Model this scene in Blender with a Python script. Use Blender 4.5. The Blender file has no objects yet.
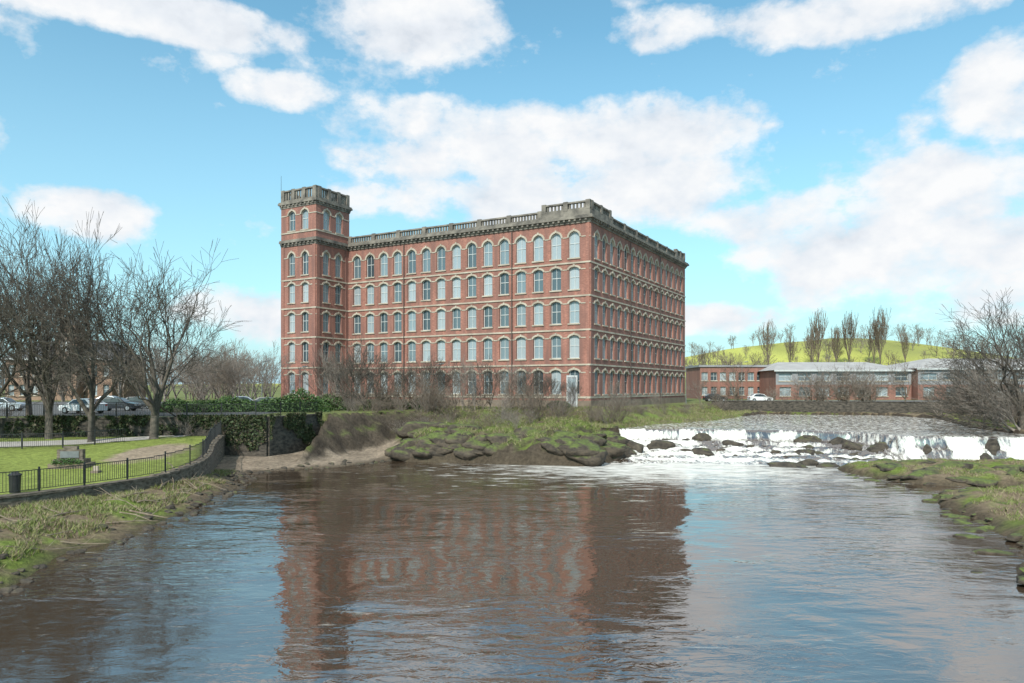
import bpy, math, random
import numpy as np
from mathutils import Vector, Matrix
random.seed(3)
SC=bpy.context.scene
F=735.0; H=6.5; HZ=388.0
R=math.radians
# ---------------------------------------------------------------- materials
def newmat(name):
    m=bpy.data.materials.new(name); m.use_nodes=True
    nt=m.node_tree; b=nt.nodes['Principled BSDF']
    return m,nt,b
def N(nt,t,**k):
    n=nt.nodes.new(t)
    for a,v in k.items(): setattr(n,a,v)
    return n
def ramp(nt,stops,inp=None):
    r=N(nt,'ShaderNodeValToRGB'); e=r.color_ramp.elements
    while len(e)<len(stops): e.new(0.5)
    for i,(p,c) in enumerate(stops):
        e[i].position=p; e[i].color=(c[0],c[1],c[2],1) if len(c)>2 else (c[0],)*3+(1,)
    if inp is not None: nt.links.new(inp,r.inputs[0])
    return r
def noise(nt,scale,detail=4,vec=None,rough=0.55,dist=0):
    n=N(nt,'ShaderNodeTexNoise'); n.inputs['Scale'].default_value=scale
    n.inputs['Detail'].default_value=detail; n.inputs['Roughness'].default_value=rough
    n.inputs['Distortion'].default_value=dist
    if vec is not None: nt.links.new(vec,n.inputs['Vector'])
    return n
def mapping(nt,scale,src='Object'):
    tc=N(nt,'ShaderNodeTexCoord'); mp=N(nt,'ShaderNodeMapping')
    mp.inputs['Scale'].default_value=scale
    nt.links.new(tc.outputs[src],mp.inputs['Vector']); return mp.outputs[0]
def mixc(nt,mode,fac,a,b):
    m=N(nt,'ShaderNodeMix',data_type='RGBA',blend_type=mode)
    for sock,v in ((m.inputs[0],fac),(m.inputs[6],a),(m.inputs[7],b)):
        if hasattr(v,'links'): nt.links.new(v,sock)
        elif isinstance(v,(int,float)): sock.default_value=v
        else: sock.default_value=(v[0],v[1],v[2],1)
    return m.outputs[2]
def mth(nt,op,a,b_=None,c=None,clamp=False):
    n=N(nt,'ShaderNodeMath',operation=op,use_clamp=clamp)
    for i,v in enumerate((a,b_,c)):
        if v is None: continue
        if hasattr(v,'links'): nt.links.new(v,n.inputs[i])
        else: n.inputs[i].default_value=v
    return n.outputs[0]
def simple(name,c1,c2,scale=2.0,rough=0.8,bump=0.0,metal=0,detail=4,sc3=(1,1,1)):
    m,nt,b=newmat(name); v=mapping(nt,sc3)
    n=noise(nt,scale,detail,v); r=ramp(nt,[(0.3,c1),(0.7,c2)],n.outputs[0])
    nt.links.new(r.outputs[0],b.inputs['Base Color'])
    b.inputs['Roughness'].default_value=rough; b.inputs['Metallic'].default_value=metal
    if bump:
        bp=N(nt,'ShaderNodeBump'); bp.inputs['Strength'].default_value=bump; bp.inputs['Distance'].default_value=0.05
        nt.links.new(n.outputs[0],bp.inputs['Height']); nt.links.new(bp.outputs[0],b.inputs['Normal'])
    return m
def island(name,stops,rough=0.7,spec=0.5):
    m,nt,b=newmat(name); g=N(nt,'ShaderNodeNewGeometry')
    r=ramp(nt,stops,g.outputs['Random Per Island'])
    nt.links.new(r.outputs[0],b.inputs['Base Color']); b.inputs['Roughness'].default_value=rough
    b.inputs['Specular IOR Level'].default_value=spec
    return m
def brickmat(name,c1,c2,c3):
    m,nt,b=newmat(name)
    v=mapping(nt,(1,1,1)); n1=noise(nt,0.25,4,v); v2=mapping(nt,(3,3,14)); n2=noise(nt,1.0,3,v2)
    v3=mapping(nt,(1.2,1.2,0.12)); n3=noise(nt,1.0,4,v3)
    r=ramp(nt,[(0.3,c1),(0.7,c2)],n1.outputs[0])
    r2=ramp(nt,[(0.35,(0.68,)),(0.65,(1.2,))],n2.outputs[0])
    c=mixc(nt,'MULTIPLY',1.0,r.outputs[0],r2.outputs[0])
    r3=ramp(nt,[(0.36,(0,)),(0.64,(0.85,))],n3.outputs[0])
    c=mixc(nt,'MIX',r3.outputs[0],c,c3)
    nt.links.new(c,b.inputs['Base Color']); b.inputs['Roughness'].default_value=0.9
    return m
def mossrock(name,c1,c2,moss,lo=.25,hi=.6):
    m,nt,b=newmat(name); v=mapping(nt,(1,1,1.6)); n=noise(nt,1.8,6,v,.65); r=ramp(nt,[(0.3,c1),(0.7,c2)],n.outputs[0])
    g=N(nt,'ShaderNodeNewGeometry'); s=N(nt,'ShaderNodeSeparateXYZ'); nt.links.new(g.outputs['Normal'],s.inputs[0])
    n2=noise(nt,.9,5,v); t=mth(nt,'ADD',mth(nt,'MULTIPLY',s.outputs[2],.6),mth(nt,'MULTIPLY',mth(nt,'SUBTRACT',n2.outputs[0],.5),1.8))
    f=ramp(nt,[(lo,(0,)),(hi,(1,))],t).outputs[0]
    n3=noise(nt,5,4,v); mc=ramp(nt,[(.3,tuple(x*.45 for x in moss)),(.7,tuple(x*1.25 for x in moss))],n3.outputs[0]).outputs[0]
    nt.links.new(mixc(nt,'MIX',f,r.outputs[0],mc),b.inputs['Base Color']); b.inputs['Roughness'].default_value=.85
    bp=N(nt,'ShaderNodeBump'); bp.inputs['Strength'].default_value=1; bp.inputs['Distance'].default_value=0.14
    nt.links.new(n.outputs[0],bp.inputs['Height']); nt.links.new(bp.outputs[0],b.inputs['Normal']); return m
M={}
M['brick']=brickmat('mill_brick',(0.29,0.125,0.092),(0.39,0.178,0.135),(0.19,0.097,0.08))
M['brick2']=brickmat('office_brick',(0.28,0.13,0.1),(0.34,0.17,0.13),(0.2,0.1,0.08))
M['trim']=simple('sandstone_trim',(0.31,0.255,0.2),(0.50,0.435,0.35),0.8,0.85,0.2)
M['parapet']=simple('weathered_sandstone',(0.075,0.067,0.06),(0.27,0.235,0.195),0.9,0.9,0.3)
M['plinth']=simple('plinth_stone',(0.16,0.12,0.09),(0.26,0.2,0.15),0.7,0.9,0.3)
M['frame']=simple('window_frame_paint',(0.46,0.47,0.46),(0.56,0.57,0.56),3,0.5)
M['glass']=island('window_glass',[(0,(0.04,0.055,0.065)),(0.35,(0.10,0.14,0.16)),(0.55,(0.24,0.30,0.33)),(0.85,(0.36,0.40,0.42)),(1,(0.18,0.22,0.24))],0.08,0.8)
M['roof']=simple('slate_roof',(0.08,0.085,0.09),(0.13,0.13,0.135),1,0.7)
M['black']=simple('black_iron',(0.012,0.012,0.013),(0.03,0.03,0.032),4,0.45)
M['pipe']=simple('cast_iron_downpipe',(0.05,0.035,0.03),(0.08,0.06,0.05),4,0.6)
M['stone']=simple('dark_rubble_stone',(0.015,0.014,0.012),(0.12,0.10,0.08),2.2,0.95,1.0,sc3=(1,1,2.2),detail=6)
M['stone2']=simple('warm_rubble_stone',(0.05,0.04,0.03),(0.22,0.18,0.14),3,0.95,1.0,sc3=(1,1,2.2),detail=6)
M['rock']=mossrock('river_rock_wet',(0.015,0.012,0.01),(0.10,0.08,0.058),(0.09,0.10,0.03),.55,.85)
M['mrock']=mossrock('mossy_rock',(0.015,0.012,0.009),(0.11,0.083,0.058),(0.105,0.135,0.03),.34,.62)
M['bark']=simple('bark',(0.055,0.046,0.038),(0.14,0.118,0.096),3,0.95)
M['bark2']=simple('pale_bark',(0.16,0.13,0.11),(0.29,0.245,0.21),3,0.95)
M['twig']=simple('twigs_brown',(0.12,0.09,0.07),(0.22,0.175,0.135),1,0.95)
M['leaf']=island('evergreen_leaves',[(0,(0.02,0.045,0.012)),(0.5,(0.05,0.10,0.025)),(1,(0.10,0.17,0.04))],0.6)
M['ivy']=island('ivy_leaves',[(0,(0.02,0.035,0.012)),(0.5,(0.045,0.07,0.02)),(0.8,(0.09,0.09,0.04)),(1,(0.12,0.09,0.06))],0.7)
M['grassb']=island('grass_blades',[(0,(0.07,0.10,0.02)),(0.3,(0.15,0.20,0.035)),(0.48,(0.21,0.25,0.06)),(0.6,(0.34,0.28,0.17)),(0.85,(0.26,0.2,0.12)),(1,(0.14,0.10,0.07))],0.7)
M['white']=simple('white_paint',(0.72,0.73,0.73),(0.8,0.8,0.8),2,0.3)
M['darkcar']=simple('dark_car_paint',(0.02,0.022,0.03),(0.03,0.033,0.04),2,0.25)
M['silver']=simple('silver_car_paint',(0.4,0.42,0.44),(0.45,0.47,0.5),2,0.3,metal=0.5)
M['carglass']=simple('car_glass',(0.02,0.025,0.03),(0.04,0.05,0.055),2,0.08)
M['tyre']=simple('tyre_rubber',(0.015,0.015,0.015),(0.025,0.025,0.025),5,0.9)
M['redlens']=simple('red_lamp_lens',(0.4,0.02,0.02),(0.45,0.03,0.02),5,0.3)
M['brown']=simple('brown_sandstone',(0.2,0.125,0.09),(0.3,0.2,0.145),0.6,0.9,0.3)
M['cladding']=simple('grey_cladding',(0.22,0.22,0.235),(0.28,0.275,0.28),0.5,0.6)
M['lroof']=simple('light_roof_sheet',(0.30,0.285,0.275),(0.40,0.385,0.37),0.4,0.7)
M['path']=simple('pale_tarmac_path',(0.34,0.31,0.28),(0.44,0.41,0.37),1.4,0.9)
M['wood']=simple('driftwood',(0.14,0.10,0.07),(0.3,0.24,0.18),4,0.9,0.4)
M['lamp']=simple('lamp_grey',(0.12,0.13,0.13),(0.18,0.19,0.19),4,0.5)
# ---------------------------------------------------------------- mesh helpers
def link(o,parent=None):
    SC.collection.objects.link(o)
    if parent is not None: o.parent=parent
    return o
def empty(name,loc=(0,0,0)):
    e=bpy.data.objects.new(name,None); e.empty_display_size=0.5; e.location=loc
    return link(e)
def mesh_np(name,V,Q,mats,parent=None,smooth=False,T=None):
    me=bpy.data.meshes.new(name)
    V=np.asarray(V,dtype=np.float32); Q=np.asarray(Q,dtype=np.int32); k=Q.shape[1]
    me.vertices.add(len(V)); me.vertices.foreach_set('co',V.ravel())
    me.loops.add(Q.size); me.loops.foreach_set('vertex_index',Q.ravel())
    me.polygons.add(len(Q)); me.polygons.foreach_set('loop_start',np.arange(0,Q.size,k,dtype=np.int32))
    me.polygons.foreach_set('loop_total',np.full(len(Q),k,dtype=np.int32))
    if smooth: me.polygons.foreach_set('use_smooth',np.ones(len(Q),dtype=bool))
    me.update(calc_edges=True)
    for m in mats: me.materials.append(m)
    if name.startswith('_'): return me
    return link(bpy.data.objects.new(name,me),parent)
class Fr:
    def __init__(s,o,u,n): s.o=Vector((o[0],o[1],0)); s.u=Vector((u[0],u[1],0)).normalized(); s.n=Vector((n[0],n[1],0)).normalized()
    def p(s,u,n,z): v=s.o+s.u*u+s.n*n; return (v.x,v.y,z)
class MB:
    def __init__(s): s.v=[];s.f=[];s.m=[];s.mats=[]
    def mi(s,k):
        if k not in s.mats: s.mats.append(k)
        return s.mats.index(k)
    def poly(s,pts,k):
        i=len(s.v); s.v+=list(pts); s.f.append(tuple(range(i,i+len(pts)))); s.m.append(s.mi(k))
    def box(s,fr,u0,u1,n0,n1,z0,z1,k):
        i=len(s.v)
        s.v+=[fr.p(u0,n0,z0),fr.p(u1,n0,z0),fr.p(u1,n1,z0),fr.p(u0,n1,z0),fr.p(u0,n0,z1),fr.p(u1,n0,z1),fr.p(u1,n1,z1),fr.p(u0,n1,z1)]
        for q in ((3,2,1,0),(4,5,6,7),(0,1,5,4),(1,2,6,5),(2,3,7,6),(3,0,4,7)):
            s.f.append(tuple(i+a for a in q)); s.m.append(s.mi(k))
    def cyl(s,p0,p1,r0,r1,k,n=8,cap=True):
        p0=Vector(p0);p1=Vector(p1);d=(p1-p0).normalized()
        a=d.orthogonal().normalized(); b=d.cross(a); i=len(s.v)
        for p,r in ((p0,r0),(p1,r1)):
            for j in range(n):
                t=2*math.pi*j/n; s.v.append(tuple(p+a*math.cos(t)*r+b*math.sin(t)*r))
        for j in range(n):
            s.f.append((i+j,i+(j+1)%n,i+n+(j+1)%n,i+n+j)); s.m.append(s.mi(k))
        if cap:
            s.f.append(tuple(i+j for j in reversed(range(n)))); s.m.append(s.mi(k))
            s.f.append(tuple(i+n+j for j in range(n))); s.m.append(s.mi(k))
    def obj(s,name,parent=None,data=False):
        me=bpy.data.meshes.new(name); me.from_pydata(s.v,[],s.f); me.update()
        for k in s.mats: me.materials.append(M[k])
        me.polygons.foreach_set('material_index',np.array(s.m,dtype=np.int32))
        if data: return me
        return link(bpy.data.objects.new(name,me),parent)
def _h(i,j,s): 
    v=np.sin(i*127.1+j*311.7+s*74.7)*43758.5453
    return v-np.floor(v)
def vn(x,y,s=0):
    i=np.floor(x);j=np.floor(y);fx=x-i;fy=y-j;fx=fx*fx*(3-2*fx);fy=fy*fy*(3-2*fy)
    return (_h(i,j,s)*(1-fx)+_h(i+1,j,s)*fx)*(1-fy)+(_h(i,j+1,s)*(1-fx)+_h(i+1,j+1,s)*fx)*fy
def fbm(x,y,s=0,o=4):
    a=0.5;t=0;w=0
    for k in range(o):
        t=t+a*vn(x,y,s+k);w+=a;a*=0.5;x=x*2.03+7.1;y=y*2.03+3.3
    return t/w
def sstep(x,a,b):
    t=np.clip((x-a)/(b-a),0,1); return t*t*(3-2*t)
def sdf(x,y,poly):
    d=np.full(x.shape,1e18); ins=np.zeros(x.shape,bool); n=len(poly)
    for i in range(n):
        ax,ay=poly[i];bx,by=poly[(i+1)%n];ex,ey=bx-ax,by-ay
        t=np.clip(((x-ax)*ex+(y-ay)*ey)/(ex*ex+ey*ey),0,1)
        d=np.minimum(d,(x-ax-t*ex)**2+(y-ay-t*ey)**2)
        c=((ay>y)!=(by>y))
        xi=ax+(y-ay)*ex/(ey if ey!=0 else 1e-9)
        ins^=(c&(x<xi))
    d=np.sqrt(d); return np.where(ins,-d,d)
# ---------------------------------------------------------------- terrain
W1=[(-15,-80),(-15,0),(-16,18),(-16.5,23.6),(-17,30.4),(-17.2,37.6),(-17.8,42.7),(-17.6,46.8),(-19.5,52),(-20.2,56),(-15,60.5),(-11,66),(-8,64.6),(0,62.5),(6,61),(8.5,64),(10.3,70),(11.5,77),(16,80),(30,78),(33,74),(46,66),(47,61.5),(30,60.5),(26.5,59.3),(25.5,55),(27,50),(31,48.3),(36,46.5),(30,44.8),(25,43.5),(23.5,39),(22.5,35),(20.4,30),(16.8,24),(15.5,15),(15,-80)]
W2=[(11.5,76.5),(16,84),(27,96),(36,112),(40,119),(58,113.5),(59,102),(54,90),(49,79),(47,70),(47,62),(33,66),(25,74)]
FENCE=[(-44,18),(-30,27.5),(-24.4,35),(-23,37.5),(-21.7,40.7),(-20.5,44.4),(-20.4,48),(-21.3,51.5),(-23,56),(-24.5,62)]
LAWN=FENCE+[(-45,59.2),(-90,55.5),(-90,18)]
UPW=[(-90,56),(-45,59.6),(-21,63),(-18.5,70),(-14,77),(-5,84),(8,88)]
UP=UPW+[(12.5,88.5),(33,122),(40,121.5),(75,110.5),(130,97.5),(200,92),(1600,92),(1600,2600),(-1600,2600),(-1600,56)]
def lzf(x,y): return 1.3+np.clip((y-42)/18,0,1)*1.2
def height(x,y):
    wob=(fbm(x*0.35,y*0.35,5,3)-0.5)*1.8
    s1=sdf(x,y,W1)+wob; s2=sdf(x,y,W2)+wob*0.5; sl=sdf(x,y,LAWN); su=sdf(x,y,UP)
    s=np.maximum(s1,0); n1=fbm(x*0.9,y*0.9,1,4)-0.5; n2=fbm(x*0.15,y*0.15,2,3)-0.5; n3=fbm(x*.45,y*.45,21,3)
    left=np.minimum(0.75,0.30*s)+n1*0.5*np.clip(s,0,1)
    spit=0.10*np.minimum(s,9)+n1*0.2*np.clip(s,0,1)+0.05
    led=np.floor((s*0.9+n3*3.0))*0.55
    mid=np.clip(0.5*(2.6*(1-np.exp(-s/1.1)))+0.5*np.clip(led,0,2.4),0,2.9)*np.clip(s/.5,0,1)+n1*1.6*np.clip(s/1.5,0,1)+n2*0.9*np.clip(s/3,0,1)+0.03*np.minimum(s,8)
    right=0.7*(1-np.exp(-s/0.7))+n1*0.7*np.clip(s/1.5,0,1)+sstep(s,7,20)*2.6+sstep(y,60,65)*1.8*np.clip(s,0,1)
    z=left
    a=sstep(y,50,56); z=z*(1-a)+spit*a
    b=sstep(x,-13,-7.5); z=z*(1-b)+mid*b
    c=(x>14)|((x>9)&(y<55)); z=np.where(c&(su>0)&~((y>79)&(x<45)),right,z)
    k_=1.0-.66*sstep(x,-12,-4)
    z=np.where((x>-18)&(su>0)&(x<34),np.maximum(z,4+n1*1.2*np.clip(su,0,1)-k_*np.maximum(su-0.3,0)),z)
    z=np.where((x>9)&(su>0)&(y>76),np.maximum(2.15+n1*0.5,np.where((x<34),4+n1*.6-0.42*np.maximum(su,0),2.6+n1*0.6)),z)
    z=np.where((s2<5)&(s2>0)&(s1>0)&(y>62),np.maximum(z,2.0+0.5*np.minimum(s2,1.2)),z)
    z=np.where(sl<-0.15,lzf(x,y),z)
    z=np.where(su<-0.1,4.0+0*x,z)
    w1=(s1<0);w2=(s2<0)&~w1
    z=np.where(w2,np.maximum(0.8,2+s2*0.8),z); z=np.where(w1,np.maximum(-1.5,s1*0.7),z)
    z=np.where(w1&(sdf(x,y,W2)<4)&(y>60),-1.0,z)
    hb=np.exp(-((x-240)/170)**2-((y-560)/150)**2)
    z=z+(40+10*(fbm(x*.012,y*.012,71,3)-.5))*hb+8*np.exp(-((x+300)/260)**2-((y-900)/200)**2)
    return z,s1,s2,sl,su,n1
def geo(a,b,n): return list(np.geomspace(a,b,n))
xs=np.array([-60-v for v in reversed(geo(2,1500,32))]+list(np.arange(-60,70.01,0.4))+[70+v for v in geo(1,1500,60)])
ys=np.array(list(np.arange(-80,14,3.0))+list(np.arange(15,127,0.4))+[127+v for v in geo(1,2400,80)])
X,Y=np.meshgrid(xs,ys); Z,s1,s2,sl,su,n1=height(X,Y)
nx,ny=len(xs),len(ys)
V=np.stack([X.ravel(),Y.ravel(),Z.ravel()],1)
ii=np.arange(ny-1)[:,None]*nx+np.arange(nx-1)[None,:]
Q=np.stack([ii,ii+1,ii+1+nx,ii+nx],-1).reshape(-1,4)
def C(c): return np.array(c)[None,None,:]
nb=fbm(X*0.22,Y*0.22,11,4)[...,None]; nf=fbm(X*1.3,Y*1.3,17,3)[...,None]
grass=C((0.135,0.18,0.035)); dead=C((0.19,0.145,0.095)); gravel=C((0.25,0.20,0.15)); asph=C((0.13,0.13,0.13)); rock=C((0.06,0.047,0.035))
g=sstep(nb*0.55+nf*0.45,0.46,0.60)
col=dead*(.7+.6*nf)*(1-g)+grass*g
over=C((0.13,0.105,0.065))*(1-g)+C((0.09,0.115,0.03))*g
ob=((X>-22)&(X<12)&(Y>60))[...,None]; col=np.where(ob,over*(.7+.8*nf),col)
mg=sstep(fbm(X*.3,Y*.3,51,3),.40,.53)[...,None]*((X>-8)&(X<12)&(Y>62)&(Y<80))[...,None]; col=col*(1-mg)+C((0.12,0.155,0.035))*(.4+1.0*nf)*mg
col=np.where(((X>9)&(Y>79)&(su>0)&(X<40))[...,None],(C((0.14,0.18,0.045))*g+C((0.15,0.14,0.07))*(1-g))*(.7+.6*nf),col)
col=np.where((sl<-0.1)[...,None],C((0.215,0.255,0.06))*(0.8+0.35*nf)*(.85+.3*nb),col)
sp=(sstep(Y,50,55)*(1-sstep(X,-10,-7))*(Z<1.3))[...,None]*(sl>0)[...,None]
col=col*(1-sp)+(gravel*(0.55+0.8*nf))*sp
patch=sstep(np.exp(-((X+25.5)/2.6)**2-((Y-52)/5.0)**2)+(nf[...,0]-.5)*.5,.4,.6)[...,None]*(sl<-.1)[...,None]
col=col*(1-patch)+C((0.30,0.235,0.17))*(0.8+0.4*nf)*patch
gy,gx=np.gradient(Z,ys,xs); slope=np.sqrt(gx**2+gy**2)
rk=(sstep(slope,0.5,1.0)*((sl>0)&(su>0)))[...,None]
col=col*(1-rk)+rock*(0.4+1.3*nf)*rk
wet=((1-sstep(s1,0.0,1.1))*(Y<82))[...,None]; col=col*(1-0.8*wet)+C((0.075,0.058,0.04))*0.8*wet
upz=(su<0)[...,None]
far=C((0.15,0.17,0.06))*(0.6+0.8*nb)
col=np.where(upz,far,col)
cp=(upz[...,0]&(X<-24)&(Y>65)&(Y<135))[...,None]
col=np.where(cp,asph*(0.8+0.4*nf),col)
cp=(upz[...,0]&(X>38)&(Y>126)&(Y<150))[...,None]; col=np.where(cp,asph*1.2,col)
hn=fbm(X*.02,Y*.02,33,4)[...,None]
hill=(sstep(Z,7,12)*(Y>200))[...,None]; col=col*(1-hill)+(C((0.40,0.41,0.10))*(1-sstep(hn,.5,.62))+C((0.25,0.26,0.08))*sstep(hn,.5,.62))*(0.75+0.5*nb)*hill
ter=mesh_np('ground_terrain',V,Q,[],smooth=True)
at=ter.data.color_attributes.new('Col','FLOAT_COLOR','POINT')
at.data.foreach_set('color',np.concatenate([col.reshape(-1,3),np.ones((nx*ny,1))],1).astype(np.float32).ravel())
m,nt,b=newmat('terrain_mat'); a=N(nt,'ShaderNodeVertexColor',layer_name='Col')
v=mapping(nt,(1,1,1)); n_=noise(nt,3.5,5,v,0.7); r_=ramp(nt,[(0.25,(0.45,)),(0.75,(1.5,))],n_.outputs[0])
nt.links.new(mixc(nt,'MULTIPLY',1.0,a.outputs[0],r_.outputs[0]),b.inputs['Base Color']); b.inputs['Roughness'].default_value=0.95
b.inputs['Specular IOR Level'].default_value=0.2
bp=N(nt,'ShaderNodeBump'); bp.inputs['Strength'].default_value=0.8; bp.inputs['Distance'].default_value=0.18
nt.links.new(n_.outputs[0],bp.inputs['Height']); nt.links.new(bp.outputs[0],b.inputs['Normal'])
ter.data.materials.append(m)
def gz(x,y): return float(height(np.array([float(x)]),np.array([float(y)]))[0][0])
# ---------------------------------------------------------------- water
def water_nodes(name,whitefn,dist=.115):
    m,nt,b=newmat(name)
    b.inputs['Base Color'].default_value=(0.05,0.033,0.021,1); b.inputs['Roughness'].default_value=0.03
    b.inputs['IOR'].default_value=3.2; b.inputs['Specular IOR Level'].default_value=0.5
    v1=mapping(nt,(0.5,1.0,1)); na=noise(nt,0.6,2,v1,0.5,0.5); v2=mapping(nt,(0.65,1.3,1)); nbb=noise(nt,2.0,3,v2,0.55,0.6)
    v3=mapping(nt,(1,1,1)); nc=noise(nt,0.085,3,v3)
    rr=ramp(nt,[(0.42,(0.2,)),(0.60,(1.0,))],nc.outputs[0])
    ad=N(nt,'ShaderNodeMath',operation='MULTIPLY_ADD'); nt.links.new(nbb.outputs[0],ad.inputs[0]); ad.inputs[1].default_value=0.36; nt.links.new(na.outputs[0],ad.inputs[2])
    mu=N(nt,'ShaderNodeMath',operation='MULTIPLY'); nt.links.new(ad.outputs[0],mu.inputs[0]); nt.links.new(rr.outputs[0],mu.inputs[1])
    bp=N(nt,'ShaderNodeBump'); bp.inputs['Strength'].default_value=1.0; bp.inputs['Distance'].default_value=dist
    nt.links.new(mu.outputs[0],bp.inputs['Height']); nt.links.new(bp.outputs[0],b.inputs['Normal'])
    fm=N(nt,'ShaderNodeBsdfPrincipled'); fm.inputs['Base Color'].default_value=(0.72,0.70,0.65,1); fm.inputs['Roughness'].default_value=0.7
    mx=N(nt,'ShaderNodeMixShader'); nt.links.new(whitefn(nt),mx.inputs[0]); nt.links.new(b.outputs[0],mx.inputs[1]); nt.links.new(fm.outputs[0],mx.inputs[2])
    nt.links.new(mx.outputs[0],nt.nodes['Material Output'].inputs[0])
    return m
def foam_low(nt):
    tc=N(nt,'ShaderNodeTexCoord'); sx=N(nt,'ShaderNodeSeparateXYZ'); nt.links.new(tc.outputs['Object'],sx.inputs[0])
    dx=mth(nt,'DIVIDE',mth(nt,'SUBTRACT',sx.outputs[0],13.0),16.0); dy=mth(nt,'DIVIDE',mth(nt,'SUBTRACT',sx.outputs[1],62.0),14.0)
    e=mth(nt,'POWER',2.718,mth(nt,'MULTIPLY',mth(nt,'ADD',mth(nt,'MULTIPLY',dx,dx),mth(nt,'MULTIPLY',dy,dy)),-1.0))
    v=mapping(nt,(0.45,1.3,1)); n=noise(nt,1.1,7,v,0.7,0.5)
    t=mth(nt,'ADD',n.outputs[0],mth(nt,'MULTIPLY',e,0.38))
    r=ramp(nt,[(0.63,(0,)),(0.88,(0.9,))],t); return r.outputs[0]
def foam_glint_attr(nt):
    a=N(nt,'ShaderNodeAttribute',attribute_name='foam_glint'); v=mapping(nt,(2.0,0.8,0.6)); n=noise(nt,1.7,6,v,0.74)
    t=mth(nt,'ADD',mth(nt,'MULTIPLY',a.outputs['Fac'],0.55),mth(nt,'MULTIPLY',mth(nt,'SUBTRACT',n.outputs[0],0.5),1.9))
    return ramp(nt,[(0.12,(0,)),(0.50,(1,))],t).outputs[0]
mw=water_nodes('river_water_mat',foam_low)
wv=[(-60,-80,0),(70,-80,0),(70,80,0),(-60,80,0)]
mesh_np('river_water',wv,[(0,1,2,3)],[mw])
wx=np.array(list(np.arange(8,52,0.14))+[52+v for v in geo(0.5,10,12)]); wy=np.array(list(np.arange(56,82,0.11))+[82+v for v in geo(0.5,42,30)])
X2,Y2=np.meshgrid(wx,wy)
yc=np.interp(X2,[8,12,20,30,33,34.5,47,50],[77,77,76,73.5,71.5,65.2,63.7,63])+(fbm(X2*0.6,X2*0+1,3,3)-0.5)*1.6
t=yc-Y2+(fbm(X2*.35,Y2*.35,63,3)-.5)*2.6*sstep(yc-Y2,1.2,3)
zl=np.interp(t,[-2,-0.2,0.1,0.35,0.5,2.3,2.45,4.6,4.75,7.4,7.55,10.5,11,14,16.5],[2.25,2.25,2.2,1.6,1.25,1.15,.8,.7,.45,.4,.25,.2,.1,-.05,-.4])
zr=np.interp(t,[-2,-0.1,0.1,0.4,0.6,1.0,1.2,1.5,2.7,4,6],[2.25,2.25,2.15,1.5,1.2,1.1,.7,.35,0.12,-0.1,-0.5])
rb=sstep(X2,33,35); z2=zl*(1-rb)+zr*rb
rough=sstep(t,1.0,2.5)*(1-0.6*sstep(t,8,14)); z2+=rough*(fbm(X2*1.3,Y2*1.3,8,4)-0.5)*0.7
fall=sstep(t,-0.1,0.2)*(1-sstep(t,1.2,1.8)); z2+=fall*(fbm(X2*2.2,Y2*1.2,9,3)-0.5)*0.45
stp=lambda c_,w_: np.exp(-((t-c_)/w_)**2)
steps=stp(.35,.35)+stp(2.5,.4)+stp(4.8,.45)+stp(7.5,.6)+stp(10.8,.6)
foam_glint=np.where(t<0,0.36,0)+sstep(t,-0.05,0.2)*(0.20+.85*np.clip(steps,0,1)*(1-.4*sstep(t,8,14)))+.40*sstep(X2,10,11)*(1-sstep(X2,18,26))*(t>0)  # upstream of the crest, cloud glint is painted in with froth as white foam
streak=fbm(X2*.9+.5*fbm(X2*2,Y2*2,5,2),Y2*.25+4,77,4)
fallz=(t>-.05)&(t<.75); foam_glint=np.where(fallz&(rb<.5),foam_glint-.8*(1-sstep(streak,.33,.5)),foam_glint)
foam_glint=np.where((t>0)&(rb>.5),np.where(t<1.8,.25+.9*sstep(streak,.34,.56),.66),foam_glint)
gap=np.exp(-((X2-19.8)/1.2)**2)*0.9+np.exp(-((X2-24.5)/0.8)**2)*0.6+np.exp(-((X2-31.5)/2.2)**2)*1.0+np.exp(-((X2-41.5)/0.8)**2)*0.9+np.exp(-((X2-36.2)/0.4)**2)*.9
foam_glint=foam_glint*(1-np.clip(gap,0,1)*(t<5)*(t>0))-0.35*rough*sstep(fbm(X2*0.45,Y2*0.6,31,3),.5,.62)
V2=np.stack([X2.ravel(),Y2.ravel(),z2.ravel()],1); n2x,n2y=len(wx),len(wy)
ii=np.arange(n2y-1)[:,None]*n2x+np.arange(n2x-1)[None,:]
Q2=np.stack([ii,ii+1,ii+1+n2x,ii+n2x],-1).reshape(-1,4)
wo=mesh_np('weir_waterfall_water',V2,Q2,[water_nodes('weir_water_mat',foam_glint_attr,.12)],smooth=True)
at=wo.data.attributes.new('foam_glint','FLOAT','POINT'); at.data.foreach_set('value',foam_glint.astype(np.float32).ravel())
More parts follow.
